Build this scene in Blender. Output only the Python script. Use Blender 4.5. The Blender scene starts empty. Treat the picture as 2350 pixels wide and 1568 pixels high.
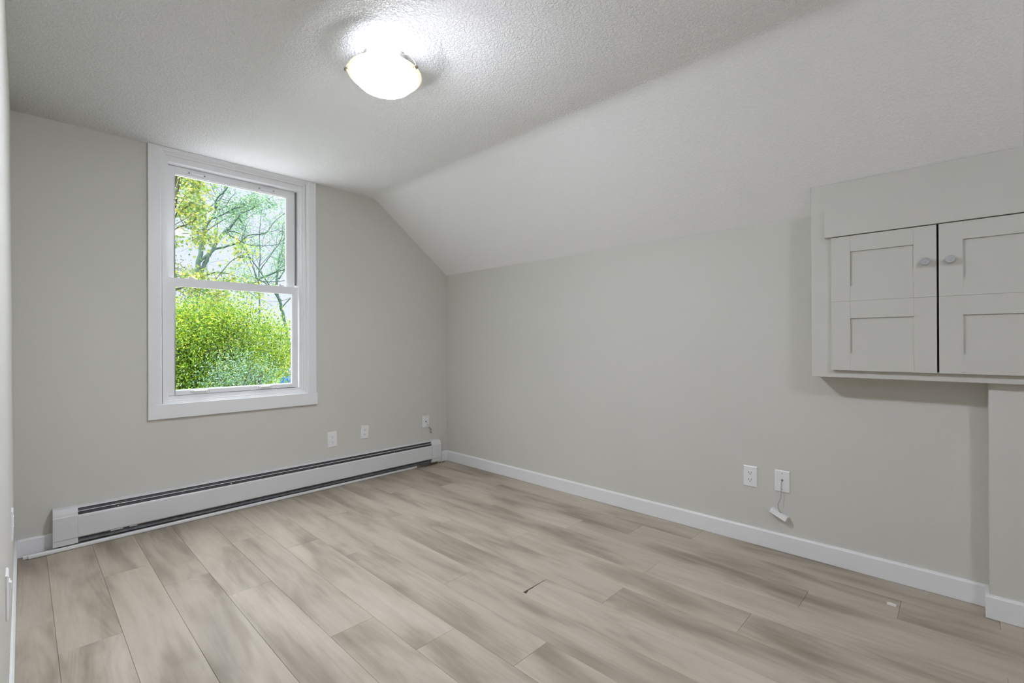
import bpy, bmesh, math, random
from mathutils import Vector, Matrix, noise

# ------------------------------------------------------------------ camera
C = bpy.context.scene.collection
sc = bpy.context.scene
RIGHT = Vector((0.69323432, -0.72070412, -0.0034283))
UP = Vector((0.000537, -0.00424030, 0.99999087))
FWD = Vector((0.72071207, 0.69322982, 0.0025525))
EYE = Vector((-2.8204, -3.5823, 1.12))
FPX = 1081.62
cam = bpy.data.cameras.new('camera')
cam.sensor_fit = 'HORIZONTAL'
cam.sensor_width = 36.0
cam.lens = FPX / 2350 * 36.0
cam.clip_start = 0.005
cam.clip_end = 300
camo = bpy.data.objects.new('camera', cam)
C.objects.link(camo)
camo.matrix_world = Matrix(((RIGHT.x, UP.x, -FWD.x, EYE.x), (RIGHT.y, UP.y, -FWD.y, EYE.y),
                            (RIGHT.z, UP.z, -FWD.z, EYE.z), (0, 0, 0, 1)))
sc.camera = camo

# ------------------------------------------------------------------ sky, sun, exposure
w = bpy.data.worlds.new('overcast_sky')
sc.world = w
w.use_nodes = True
nt = w.node_tree
nt.nodes.clear()
wo = nt.nodes.new('ShaderNodeOutputWorld')
bg = nt.nodes.new('ShaderNodeBackground')
tc = nt.nodes.new('ShaderNodeTexCoord')
sp = nt.nodes.new('ShaderNodeSeparateXYZ')
cr = nt.nodes.new('ShaderNodeValToRGB')
nt.links.new(tc.outputs['Generated'], sp.inputs[0])
nt.links.new(sp.outputs['Z'], cr.inputs[0])
nt.links.new(cr.outputs[0], bg.inputs[0])
nt.links.new(bg.outputs[0], wo.inputs[0])
e = cr.color_ramp.elements
e[0].position = 0.0; e[0].color = (0.091, 0.096, 0.116, 1)
e[1].position = 1.0; e[1].color = (0.93, 0.97, 1.0, 1)
m1 = e.new(0.36); m1.color = (0.092, 0.098, 0.118, 1)
m2 = e.new(0.62); m2.color = (0.80, 0.83, 0.87, 1)
bg.inputs[1].default_value = 8.6

sun = bpy.data.lights.new('hazy_sun', 'SUN')
sun.energy = 4.2
sun.angle = math.radians(25)
sun.color = (1.0, 0.96, 0.88)
suno = bpy.data.objects.new('hazy_sun', sun)
C.objects.link(suno)
suno.rotation_euler = Vector((0.45, 0.30, -0.84)).to_track_quat('-Z', 'Y').to_euler()

vs = sc.view_settings
sc.display_settings.display_device = 'sRGB'
vs.view_transform = 'Standard'
vs.look = 'None'
vs.exposure = 0.15
vs.gamma = 1.0
vs.use_curve_mapping = False
sc.cycles.use_denoising = True
sc.cycles.max_bounces = 10
sc.cycles.diffuse_bounces = 7
sc.cycles.transparent_max_bounces = 24
sc.cycles.sample_clamp_indirect = 6
sc.cycles.caustics_reflective = False
sc.cycles.caustics_refractive = False

# lamp numbers used by the ceiling light builder further down
BOWL_STRENGTH = 262.0
REAR_STRENGTH = 140.0
BULB_WATTS = 1.5

# ------------------------------------------------------------------ helpers
rnd = random.Random(7)

def obj(name, bm, mats, parent=None, smooth=False, bevel=0.0, segs=2):
    if bevel:
        bmesh.ops.remove_doubles(bm, verts=bm.verts, dist=1e-6)
        bmesh.ops.bevel(bm, geom=list(bm.edges), offset=bevel, segments=segs, profile=0.5,
                        affect='EDGES', clamp_overlap=True)
    bmesh.ops.recalc_face_normals(bm, faces=bm.faces)
    me = bpy.data.meshes.new(name)
    bm.to_mesh(me)
    bm.free()
    if not isinstance(mats, (list, tuple)):
        mats = [mats]
    for m in mats:
        me.materials.append(m)
    if smooth:
        for p in me.polygons:
            p.use_smooth = True
    o = bpy.data.objects.new(name, me)
    C.objects.link(o)
    if parent is not None:
        o.parent = parent
        o.matrix_parent_inverse = Matrix.Translation(-parent.location) if parent.parent is None and parent.type == 'EMPTY' and parent.rotation_euler.to_quaternion().angle < 1e-6 else Matrix()
    return o

def empty(name, loc=(0, 0, 0), rot=(0, 0, 0)):
    o = bpy.data.objects.new(name, None)
    C.objects.link(o)
    o.location = loc
    o.rotation_euler = rot
    o.empty_display_size = 0.1
    return o

def tag(o, label, cat, group=None):
    o['label'] = label
    o['category'] = cat
    if group:
        o['group'] = group
    return o

def struct(o):
    o['kind'] = 'structure'
    return o

def box(bm, x0, x1, y0, y1, z0, z1, mat=0):
    vs_ = [bm.verts.new((x, y, z)) for z in (z0, z1) for y in (y0, y1) for x in (x0, x1)]
    for idx in ((0, 2, 3, 1), (4, 5, 7, 6), (0, 1, 5, 4), (2, 6, 7, 3), (0, 4, 6, 2), (1, 3, 7, 5)):
        f = bm.faces.new([vs_[i] for i in idx])
        f.material_index = mat
    return vs_

def prism(bm, prof, axis, a0, a1, mat=0):
    """extrude a closed 2-D profile along an axis (0: profile is (y,z); 1: profile is (x,z); 2: (x,y))"""
    def mk(p, a):
        if axis == 0: return (a, p[0], p[1])
        if axis == 1: return (p[0], a, p[1])
        return (p[0], p[1], a)
    A = [bm.verts.new(mk(p, a0)) for p in prof]
    B = [bm.verts.new(mk(p, a1)) for p in prof]
    n = len(prof)
    for i in range(n):
        f = bm.faces.new((A[i], A[(i + 1) % n], B[(i + 1) % n], B[i]))
        f.material_index = mat
    for ring in (A, B[::-1]):
        f = bm.faces.new(ring)
        f.material_index = mat

def lathe(bm, prof, mtx=Matrix(), segs=32, mat=0, close=False):
    rings = []
    for r, z in prof:
        if r < 1e-6:
            rings.append([bm.verts.new(mtx @ Vector((0, 0, z)))])
        else:
            rings.append([bm.verts.new(mtx @ Vector((r * math.cos(2 * math.pi * k / segs), r * math.sin(2 * math.pi * k / segs), z))) for k in range(segs)])
    pairs = list(zip(rings, rings[1:]))
    if close:
        pairs.append((rings[-1], rings[0]))
    for a, b in pairs:
        for k in range(segs):
            k2 = (k + 1) % segs
            if len(a) == 1 and len(b) == 1: continue
            if len(a) == 1: f = bm.faces.new((a[0], b[k2], b[k]))
            elif len(b) == 1: f = bm.faces.new((a[k], a[k2], b[0]))
            else: f = bm.faces.new((a[k], a[k2], b[k2], b[k]))
            f.material_index = mat
            f.smooth = True

def tube(bm, pts, radii, segs=8, mat=0, caps=True):
    pts = [Vector(p) for p in pts]
    if not isinstance(radii, (list, tuple)):
        radii = [radii] * len(pts)
    rings = []
    ref = None
    for i, p in enumerate(pts):
        d = (pts[min(i + 1, len(pts) - 1)] - pts[max(i - 1, 0)])
        if d.length < 1e-9: d = Vector((0, 0, 1))
        d.normalize()
        if ref is None:
            ref = d.orthogonal().normalized()
        u = (ref - d * ref.dot(d))
        if u.length < 1e-6: u = d.orthogonal()
        u.normalize(); ref = u
        v = d.cross(u)
        rings.append([bm.verts.new(p + (u * math.cos(2 * math.pi * k / segs) + v * math.sin(2 * math.pi * k / segs)) * radii[i]) for k in range(segs)])
    for a, b in zip(rings, rings[1:]):
        for k in range(segs):
            f = bm.faces.new((a[k], a[(k + 1) % segs], b[(k + 1) % segs], b[k]))
            f.material_index = mat
            f.smooth = True
    if caps:
        for r in (rings[0][::-1], rings[-1]):
            f = bm.faces.new(r); f.material_index = mat

def spline(pts, n=8):
    pts = [Vector(p) for p in pts]
    P = [pts[0] * 2 - pts[1]] + pts + [pts[-1] * 2 - pts[-2]]
    out = []
    for i in range(1, len(P) - 2):
        for k in range(n):
            t = k / n
            a, b, c, d = P[i - 1], P[i], P[i + 1], P[i + 2]
            out.append(0.5 * ((2 * b) + (c - a) * t + (2 * a - 5 * b + 4 * c - d) * t * t + (3 * b - a - 3 * c + d) * t ** 3))
    out.append(pts[-1])
    return out

# ------------------------------------------------------------------ materials
class NT:
    def __init__(s, name):
        s.m = bpy.data.materials.new(name)
        s.m.use_nodes = True
        s.t = s.m.node_tree
        s.t.nodes.clear()
        s.out = s.n('ShaderNodeOutputMaterial')
    def n(s, kind, **kw):
        nd = s.t.nodes.new(kind)
        for k, v in kw.items():
            setattr(nd, k, v)
        return nd
    def l(s, a, b):
        s.t.links.new(a, b)
    def bsdf(s, col=(0.8, 0.8, 0.8), rough=0.5, metal=0.0, spec=0.5):
        b = s.n('ShaderNodeBsdfPrincipled')
        b.inputs['Base Color'].default_value = (*col, 1)
        b.inputs['Roughness'].default_value = rough
        b.inputs['Metallic'].default_value = metal
        b.inputs['Specular IOR Level'].default_value = spec
        s.l(b.outputs[0], s.out.inputs[0])
        return b
    def coord(s, scale=(1, 1, 1), kind='Object', loc=(0, 0, 0)):
        t = s.n('ShaderNodeTexCoord')
        mp = s.n('ShaderNodeMapping')
        mp.inputs['Scale'].default_value = scale
        mp.inputs['Location'].default_value = loc
        s.l(t.outputs[kind], mp.inputs[0])
        return mp.outputs[0]
    def noise(s, vec, scale, detail=3, rough=0.5, dist=0.0):
        n = s.n('ShaderNodeTexNoise')
        n.inputs['Scale'].default_value = scale
        n.inputs['Detail'].default_value = detail
        n.inputs['Roughness'].default_value = rough
        n.inputs['Distortion'].default_value = dist
        if vec is not None: s.l(vec, n.inputs['Vector'])
        return n
    def ramp(s, fac, stops):
        r = s.n('ShaderNodeValToRGB')
        el = r.color_ramp.elements
        el[0].position, el[0].color = stops[0][0], (*stops[0][1], 1)
        el[1].position, el[1].color = stops[-1][0], (*stops[-1][1], 1)
        for p, c in stops[1:-1]:
            q = el.new(p); q.color = (*c, 1)
        s.l(fac, r.inputs[0])
        return r.outputs[0]
    def bump(s, h, strength, dist, b, prev=None):
        bp = s.n('ShaderNodeBump')
        bp.inputs['Strength'].default_value = strength
        bp.inputs['Distance'].default_value = dist
        s.l(h, bp.inputs['Height'])
        if prev is not None: s.l(prev, bp.inputs['Normal'])
        if b is not None: s.l(bp.outputs[0], b.inputs['Normal'])
        return bp.outputs[0]
    def mix(s, fac, a, b, mode='MIX'):
        m = s.n('ShaderNodeMix', data_type='RGBA', blend_type=mode)
        for sock, v in ((m.inputs[0], fac), (m.inputs[6], a), (m.inputs[7], b)):
            if hasattr(v, 'links'): s.l(v, sock)
            elif isinstance(v, tuple): sock.default_value = (*v, 1)
            else: sock.default_value = v
        return m.outputs[2]
    def math(s, op, a, b=None, c=None):
        m = s.n('ShaderNodeMath', operation=op)
        for i, v in enumerate((a, b, c)):
            if v is None: continue
            if hasattr(v, 'links'): s.l(v, m.inputs[i])
            else: m.inputs[i].default_value = v
        return m.outputs[0]

def plain(name, col, rough=0.5, metal=0.0, spec=0.5, nscale=0, namp=0.06, bump=0.0, bscale=200, bdist=0.001):
    t = NT(name)
    b = t.bsdf(col, rough, metal, spec)
    v = t.coord()
    if nscale:
        n = t.noise(v, nscale, 4)
        t.l(t.ramp(n.outputs[0], [(0.3, tuple(c * (1 - namp) for c in col)), (0.7, tuple(min(1, c * (1 + namp)) for c in col))]), b.inputs['Base Color'])
    if bump:
        n2 = t.noise(v, bscale, 2)
        t.bump(n2.outputs[0], bump, bdist, b)
    return t.m

WALL_COL = (0.615, 0.602, 0.558)
M = {}
M['wall'] = plain('warm_grey_wall_paint', WALL_COL, 0.62, spec=0.3, nscale=2.2, namp=0.012, bump=0.35, bscale=150, bdist=0.0012)
M['cabinet'] = plain('warm_grey_cabinet_paint', (0.585, 0.572, 0.53), 0.5, spec=0.35, nscale=4, namp=0.012, bump=0.1, bscale=90, bdist=0.0006)
M['trim'] = plain('white_trim_paint', (0.80, 0.80, 0.805), 0.38, spec=0.4, nscale=5, namp=0.012, bump=0.08, bscale=60, bdist=0.0005)
M['vinyl'] = plain('white_window_vinyl', (0.80, 0.80, 0.81), 0.32, spec=0.45, nscale=9, namp=0.012)
M['plate'] = plain('white_plastic', (0.82, 0.82, 0.82), 0.3, spec=0.5, nscale=30, namp=0.01)
M['heater'] = plain('white_enamel', (0.68, 0.68, 0.685), 0.35, spec=0.45, nscale=7, namp=0.025, bump=0.06, bscale=40, bdist=0.0006)
M['fins'] = plain('dark_heater_core', (0.045, 0.045, 0.048), 0.55, nscale=60, namp=0.35)
M['galv'] = plain('dark_grey_metal', (0.13, 0.135, 0.145), 0.5, metal=0.3, nscale=40, namp=0.3)
M['slot'] = plain('dark_slot', (0.03, 0.028, 0.026), 0.6, nscale=50, namp=0.1)
M['greyslot'] = plain('grey_shutter_slot', (0.42, 0.41, 0.40), 0.5, nscale=50, namp=0.05)
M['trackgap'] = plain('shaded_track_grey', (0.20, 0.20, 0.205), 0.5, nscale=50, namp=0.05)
M['gap'] = plain('dark_gap', (0.035, 0.03, 0.022), 0.8, nscale=30, namp=0.1)
M['nickel'] = plain('brushed_nickel', (0.62, 0.62, 0.64), 0.25, metal=1.0, nscale=80, namp=0.05)
M['brass'] = plain('aged_nickel_clip', (0.42, 0.36, 0.27), 0.35, metal=0.8, nscale=60, namp=0.08)
M['screw'] = plain('dark_screw', (0.05, 0.05, 0.05), 0.4, metal=0.5, nscale=60, namp=0.1)
M['cable'] = plain('shaded_white_cable', (0.40, 0.40, 0.40), 0.45, nscale=60, namp=0.04)  # white cable, its shade put into the grey
M['coax'] = plain('dull_bronze_wire', (0.20, 0.17, 0.12), 0.4, metal=0.6, nscale=60, namp=0.2)
M['debris'] = plain('splintered_brown_board', (0.19, 0.12, 0.065), 0.8, nscale=90, namp=0.4)
M['chip'] = plain('white_plaster_chip', (0.82, 0.80, 0.76), 0.7, nscale=90, namp=0.04)

# stippled ceiling
t = NT('stippled_ceiling_paint')
b = t.bsdf((0.92, 0.92, 0.93), 0.7, spec=0.25)
v = t.coord()
n1 = t.noise(v, 88, 2, 0.55, 0.8)
n2 = t.noise(v, 190, 2, 0.5)
at = t.n('ShaderNodeAttribute', attribute_name='stipple')
h1 = t.ramp(n1.outputs[0], [(0.42, (0, 0, 0)), (0.62, (1, 1, 1))])
hh = t.mix(0.35, h1, n2.outputs[0])
bp = t.n('ShaderNodeBump')
bp.inputs['Distance'].default_value = 0.0065
t.l(hh, bp.inputs['Height'])
t.l(at.outputs['Fac'], bp.inputs['Strength'])
t.l(bp.outputs[0], b.inputs['Normal'])
M['ceiling'] = t.m

# vinyl plank floor
t = NT('greige_oak_planks')
b = t.bsdf((0.4, 0.35, 0.3), 0.4, spec=0.4)
pid = t.n('ShaderNodeAttribute', attribute_name='plank')
tcn = t.n('ShaderNodeTexCoord')
off = t.n('ShaderNodeVectorMath', operation='MULTIPLY_ADD')
t.l(pid.outputs['Color'], off.inputs[0])
off.inputs[1].default_value = (37.0, 53.0, 11.0)
t.l(tcn.outputs['Object'], off.inputs[2])
def mapped(scale):
    mp = t.n('ShaderNodeMapping')
    mp.inputs['Scale'].default_value = scale
    t.l(off.outputs[0], mp.inputs[0])
    return mp.outputs[0]
cloud = t.noise(mapped((7.0, 1.35, 1)), 1.0, 3, 0.55, 0.35)
streak = t.noise(mapped((30, 1.6, 1)), 1.0, 5, 0.6, 0.9)
fine = t.noise(mapped((230, 7, 1)), 1.0, 4, 0.6, 0.3)
base = t.ramp(cloud.outputs[0], [(0.24, (0.225, 0.186, 0.139)), (0.38, (0.330, 0.280, 0.220)), (0.53, (0.465, 0.406, 0.328)), (0.75, (0.545, 0.483, 0.398))])
st = t.ramp(streak.outputs[0], [(0.25, (0.66, 0.65, 0.63)), (0.5, (0.97, 0.97, 0.97)), (0.75, (1.05, 1.05, 1.05))])
col = t.mix(0.5, base, st, 'MULTIPLY')
fi = t.ramp(fine.outputs[0], [(0.3, (0.86, 0.855, 0.85)), (0.65, (1.03, 1.03, 1.03))])
col = t.mix(0.38, col, fi, 'MULTIPLY')
# cathedral grain: contour lines of a stretched noise field
field = t.noise(mapped((5.2, 0.62, 1)), 1.0, 1.5, 0.45, 0.5)
wv = t.math('MULTIPLY_ADD', t.math('SINE', t.math('MULTIPLY', field.outputs[0], 120.0)), 0.5, 0.5)
wcol = t.ramp(wv, [(0.0, (0.93, 0.925, 0.92)), (0.5, (1.0, 1.0, 1.0)), (1.0, (1.01, 1.01, 1.01))])
gate = t.noise(mapped((2.2, 0.9, 1)), 1.0, 1)
gfac = t.ramp(gate.outputs[0], [(0.42, (0.1, 0.1, 0.1)), (0.62, (0.8, 0.8, 0.8))])
col = t.mix(gfac, col, wcol, 'MULTIPLY')
tone = t.ramp(pid.outputs['Fac'], [(0.0, (0.90, 0.895, 0.89)), (0.5, (0.99, 0.99, 0.99)), (1.0, (1.06, 1.06, 1.06))])
col = t.mix(1.0, col, tone, 'MULTIPLY')
t.l(col, b.inputs['Base Color'])
hsum = t.math('MULTIPLY_ADD', t.math('MULTIPLY', wv, gfac), 1.1, fine.outputs[0])
t.bump(hsum, 0.55, 0.0009, b)
t.l(t.math('MULTIPLY_ADD', streak.outputs[0], 0.16, 0.36), b.inputs['Roughness'])
M['floor'] = t.m

# window glass: thin pane, mostly clear, Fresnel reflection
t = NT('window_glass')
tr = t.n('ShaderNodeBsdfTransparent'); tr.inputs[0].default_value = (0.965, 0.985, 0.98, 1)
gl = t.n('ShaderNodeBsdfGlossy'); gl.inputs['Roughness'].default_value = 0.015; gl.inputs[0].default_value = (1, 1, 1, 1)
fr = t.n('ShaderNodeFresnel'); fr.inputs[0].default_value = 1.45
mx = t.n('ShaderNodeMixShader')
t.l(t.math('MULTIPLY', fr.outputs[0], 0.14), mx.inputs[0]); t.l(tr.outputs[0], mx.inputs[1]); t.l(gl.outputs[0], mx.inputs[2])
t.l(mx.outputs[0], t.out.inputs[0])
M['glass'] = t.m

# clear acrylic knob
t = NT('clear_acrylic')
b = t.bsdf((0.80, 0.81, 0.83), 0.12, spec=0.7)
b.inputs['Transmission Weight'].default_value = 0.45
v = t.coord(); n = t.noise(v, 60, 2); t.bump(n.outputs[0], 0.05, 0.001, b)
M['acrylic'] = t.m

# lit glass bowl: warm dim flange, bright dome
def bowl_mat(name, strength, hot):
    t = NT(name)
    b = t.bsdf((0.86, 0.83, 0.74), 0.25)
    v = t.n('ShaderNodeTexCoord')
    ln = t.n('ShaderNodeVectorMath', operation='LENGTH')
    sx = t.n('ShaderNodeVectorMath', operation='MULTIPLY'); sx.inputs[1].default_value = (1, 1, 0)
    t.l(v.outputs['Object'], sx.inputs[0]); t.l(sx.outputs[0], ln.inputs[0])
    fac = t.math('DIVIDE', ln.outputs['Value'], 0.16)
    q = t.ramp(fac, [(0.0, (1, 1, 1)), (0.70, (1, 1, 1)), (0.82, (0.12, 0.12, 0.12)), (0.90, (0.007, 0.007, 0.007)), (1.0, (0.006, 0.006, 0.006))])
    # the glass glows most beside the bulbs
    ds = t.n('ShaderNodeVectorMath', operation='DISTANCE'); ds.inputs[1].default_value = (hot[0], hot[1], 0)
    t.l(sx.outputs[0], ds.inputs[0])
    q2 = t.ramp(t.math('DIVIDE', ds.outputs['Value'], 0.25), [(0.0, (1, 1, 1)), (0.30, (0.86, 0.86, 0.86)), (0.55, (0.42, 0.42, 0.42)), (0.75, (0.22, 0.22, 0.22)), (1.0, (0.10, 0.10, 0.10))])
    q = t.math('MULTIPLY', q, q2)
    ec = t.ramp(fac, [(0.0, (0.88, 0.945, 1.11)), (0.74, (0.90, 0.95, 1.05)), (0.86, (1.0, 0.90, 0.66)), (1.0, (1.0, 0.85, 0.58))])
    t.l(ec, b.inputs['Emission Color'])
    t.l(t.math('MULTIPLY', q, strength), b.inputs['Emission Strength'])
    return t.m
M['bowl'] = bowl_mat('lit_alabaster_glass', BOWL_STRENGTH, (-0.034, -0.049))
M['bowl_rear'] = bowl_mat('lit_alabaster_glass_rear', REAR_STRENGTH, (0.0, 0.05))
M['bowl_inside'] = plain('white_glass_inside', (0.38, 0.365, 0.33), 0.3, nscale=20, namp=0.02)

def leaf_mat(name, stops, trans=0.45):
    t = NT(name)
    g = t.n('ShaderNodeNewGeometry')
    c = t.ramp(g.outputs['Random Per Island'], stops)
    d = t.n('ShaderNodeBsdfDiffuse'); t.l(c, d.inputs[0])
    tl = t.n('ShaderNodeBsdfTranslucent'); t.l(c, tl.inputs[0])
    gs = t.n('ShaderNodeBsdfGlossy'); gs.inputs['Roughness'].default_value = 0.42
    m1 = t.n('ShaderNodeMixShader'); m1.inputs[0].default_value = trans
    t.l(d.outputs[0], m1.inputs[1]); t.l(tl.outputs[0], m1.inputs[2])
    m2 = t.n('ShaderNodeMixShader'); m2.inputs[0].default_value = 0.06
    t.l(m1.outputs[0], m2.inputs[1]); t.l(gs.outputs[0], m2.inputs[2])
    t.l(m2.outputs[0], t.out.inputs[0])
    return t.m

M['leaf_yellow'] = leaf_mat('yellowing_leaves', [(0.0, (0.08, 0.18, 0.04)), (0.4, (0.19, 0.31, 0.06)), (0.7, (0.36, 0.40, 0.065)), (0.92, (0.52, 0.44, 0.06)), (1.0, (0.50, 0.40, 0.15))])
M['leaf_pale'] = leaf_mat('pale_green_leaves', [(0.0, (0.08, 0.21, 0.14)), (0.5, (0.18, 0.33, 0.22)), (1.0, (0.36, 0.44, 0.20))])
M['leaf_lime'] = leaf_mat('lime_green_leaves', [(0.0, (0.035, 0.11, 0.012)), (0.35, (0.14, 0.29, 0.015)), (0.75, (0.33, 0.46, 0.02)), (1.0, (0.52, 0.50, 0.03))])
M['leaf_blue'] = leaf_mat('blue_green_leaves', [(0.0, (0.025, 0.085, 0.04)), (0.5, (0.09, 0.20, 0.10)), (0.85, (0.22, 0.34, 0.25)), (1.0, (0.36, 0.44, 0.36))])
M['leaf_dark'] = leaf_mat('dull_olive_leaves', [(0.0, (0.0449, 0.0749, 0.0255)), (0.6, (0.1111, 0.1498, 0.0510)), (1.0, (0.2332, 0.2093, 0.0855))])
M['bark'] = plain('weathered_bark', (0.05, 0.07, 0.06), 0.85, nscale=14, namp=0.3, bump=0.6, bscale=24, bdist=0.02)
M['bark_hazed'] = plain('hazed_teal_bark', (0.052, 0.086, 0.076), 0.85, nscale=14, namp=0.25, bump=0.5, bscale=24, bdist=0.02)  # teal is the haze over the window view, put into the bark colour
M['bark_dark'] = plain('dark_twig_bark', (0.045, 0.045, 0.03), 0.85, nscale=20, namp=0.3)
M['grass'] = plain('lawn_green', (0.10, 0.20, 0.05), 0.9, nscale=3, namp=0.4, bump=0.5, bscale=30, bdist=0.03)
M['bounce_pale'] = plain('pale_bounce_surface', (0.46, 0.46, 0.47), 0.8, nscale=5, namp=0.05)  # for the added slab that bounces daylight indoors
M['fence'] = plain('dark_fence_wood', (0.10, 0.13, 0.12), 0.8, nscale=9, namp=0.25)
M['blue'] = plain('blue_tarpaulin', (0.02, 0.11, 0.42), 0.45, nscale=6, namp=0.3)

# ------------------------------------------------------------------ room shell
HC, HK, KX = 2.342, 1.766, -0.765
XL, YB = -2.862, -6.40
PY, PX = -3.649, -0.103
def xleft(z):
    """the left wall is a little out of plumb"""
    return -2.8475 + (XL + 2.8475) * z / HC

# floor: every plank is its own face island inside one floor mesh
bm = bmesh.new()
pl = bm.loops.layers.color.new('plank')
PW, PLN, X0 = 0.1815, 1.224, -0.0085
joints = {0: -2.453, 1: -2.155, 2: -3.070, 3: -2.455, 4: -1.718, 5: -2.454, 6: -2.149, 7: -1.835, 8: -1.227,
          9: -0.909, 10: -1.834, 11: -1.219, 12: -0.913, 13: -0.596, 14: -1.220, 15: -0.916, -1: -1.5}
bv = 0.0007
prnd = random.Random(21)
for c, j in joints.items():
    xr = X0 - PW * c
    xl = xr - PW
    xr, xl = min(xr, 0.02), max(xl, XL - 0.02)
    if xr - xl < 0.004: continue
    k = -4
    while True:
        y1 = j + PLN * k; y0 = y1 - PLN
        k += 1
        if y1 < YB - 0.02: continue
        if y0 > 0.02: break
        a, b_ = max(y0, YB - 0.02), min(y1, 0.02)
        if b_ - a < 0.003: continue
        rc = (prnd.random(), prnd.random(), prnd.random(), 1)
        g = 0.00035
        outer = [(xl + g, a + g), (xr - g, a + g), (xr - g, b_ - g), (xl + g, b_ - g)]
        inner = [(xl + g + bv, a + g + bv), (xr - g - bv, a + g + bv), (xr - g - bv, b_ - g - bv), (xl + g + bv, b_ - g - bv)]
        if c == 6 and abs(a + 2.149) < 0.01 or c == 6 and abs(a + 2.149) < 0.01:
            pass
        vo = [bm.verts.new((x, y, -0.0007)) for x, y in outer]
        vi = [bm.verts.new((x, y, 0.0)) for x, y in inner]
        vb = [bm.verts.new((x, y, -0.005)) for x, y in outer]
        fs = [bm.faces.new(vi)]
        for i in range(4):
            fs.append(bm.faces.new((vo[i], vo[(i + 1) % 4], vi[(i + 1) % 4], vi[i])))
            fs.append(bm.faces.new((vb[i], vb[(i + 1) % 4], vo[(i + 1) % 4], vo[i])))
        for f in fs:
            for lp in f.loops: lp[pl] = rc
box(bm, XL - 0.12, 0.12, YB - 0.12, 0.12, -0.12, -0.0045, 1)
floor = struct(obj('floor', bm, [M['floor'], M['gap']]))

# dark chipped corner beside one plank joint
def floor_scrap(name, pts, mat, z=0.0004, h=0.0006):
    bm = bmesh.new()
    prism(bm, pts, 2, z - h / 2, z + h / 2)
    return obj(name, bm, mat)
o = floor_scrap('floor_chip', [(-1.262, -2.1505), (-1.262, -2.166), (-1.243, -2.158), (-1.232, -2.1535), (-1.205, -2.155), (-1.19, -2.152), (-1.115, -2.1505), (-1.115, -2.1485), (-1.262, -2.1485)], M['gap'])
tag(o, 'dark chipped gap along the plank end joint in the middle of the floor', 'floor chip')

# window wall
WX0, WX1, WZ0, WZ1 = -2.243, -1.308, 0.728, 2.338
WT = 0.13
bm = bmesh.new()
box(bm, XL - 0.12, WX0, 0, WT, -0.0, HC + 0.1)
box(bm, WX1, 0.12, 0, WT, -0.0, HC + 0.1)
box(bm, WX0, WX1, 0, WT, -0.0, WZ0)
box(bm, WX0, WX1, 0, WT, WZ1, HC + 0.1)
struct(obj('wall_back', bm, M['wall']))
bm = bmesh.new()
box(bm, 0, 0.12, YB - 0.12, 0, 0, HK + 0.25)
box(bm, PX, 0, YB, PY, 0, HK - 0.05)
struct(obj('wall_right', bm, M['wall'], bevel=0.002))
bm = bmesh.new()
prism(bm, [(XL - 0.12, 0), (xleft(0), 0), (xleft(HC + 0.1), HC + 0.1), (XL - 0.12, HC + 0.1)], 1, YB - 0.12, 0)
struct(obj('wall_left', bm, M['wall']))
# wall behind the camera
bm = bmesh.new()
box(bm, XL, 0, YB - 0.12, YB, 0, HC + 0.1)
struct(obj('wall_front', bm, M['wall']))

# ceiling: flat part, soft bend, slope
def arc_bend():
    s = (HC - HK) / (0 - KX)
    ang = math.atan(s)
    R, out = 0.16, []
    tl = R * math.tan(ang / 2)
    cx_, cz_ = KX - tl, HC - R
    for i in range(9):
        a = ang * i / 8
        out.append((cx_ + R * math.sin(a), cz_ + R * math.cos(a)))
    return out
prof = [(XL - 0.12, HC)] + arc_bend() + [(0.0, HK), (0.14, HK - 0.105)]
top = [(x, z + 0.16) for x, z in prof[::-1]]
bm = bmesh.new()
full = prof + top
n = len(prof)
ys = [WT, -0.0, -1.0, -2.0, -3.0, -4.5, YB - 0.12]
stip = bm.verts.layers.float.new('stipple')
rows = [[bm.verts.new((x, y, z)) for x, z in full] for y in ys]
for r_ in rows:
    for i, v_ in enumerate(r_):
        v_[stip] = 0.55 if v_.co.x < KX - 0.02 else 0.22
for a, b_ in zip(rows, rows[1:]):
    for i in range(len(full)):
        i2 = (i + 1) % len(full)
        f = bm.faces.new((a[i], a[i2], b_[i2], b_[i]))
        f.smooth = i < n - 1
bm.faces.new(rows[0]); bm.faces.new(rows[-1][::-1])
struct(obj('ceiling', bm, M['ceiling']))

# baseboards: board with a slim stepped top
BB, BT = 0.094, 0.014
def bb_prof(t_, h_):
    return [(0, 0.0015), (t_, 0.0015), (t_, h_ - 0.008), (t_ - 0.0025, h_ - 0.004), (t_ - 0.004, h_), (0, h_)]
def base_run_y(bm, x, sgn, y0, y1, t_=BT, h_=BB):
    prism(bm, [(x + sgn * a, b_) for a, b_ in bb_prof(t_, h_)], 1, y0, y1)
def base_run_x(bm, y, x0, x1, t_=BT, h_=BB):
    prism(bm, [(y - a, b_) for a, b_ in bb_prof(t_, h_)], 0, x0, x1)
bm = bmesh.new()
base_run_y(bm, 0, -1, -2.5785, -BT)
base_run_y(bm, 0, -1, PY, -2.5792)
base_run_y(bm, PX, -1, YB, PY + 0.012)
box(bm, PX - 0.004, -BT, PY, PY + 0.012, 0.0015, BB - 0.001)
struct(obj('baseboard_right', bm, M['trim']))
bm = bmesh.new()
base_run_x(bm, 0, -2.838, -2.706)
base_run_x(bm, 0, -0.123, 0)
struct(obj('baseboard_back', bm, M['trim']))
bm = bmesh.new()
base_run_y(bm, xleft(0) - 0.0006, 1, YB, 0, 0.0101, BB)
struct(obj('baseboard_left', bm, M['trim']))

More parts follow.
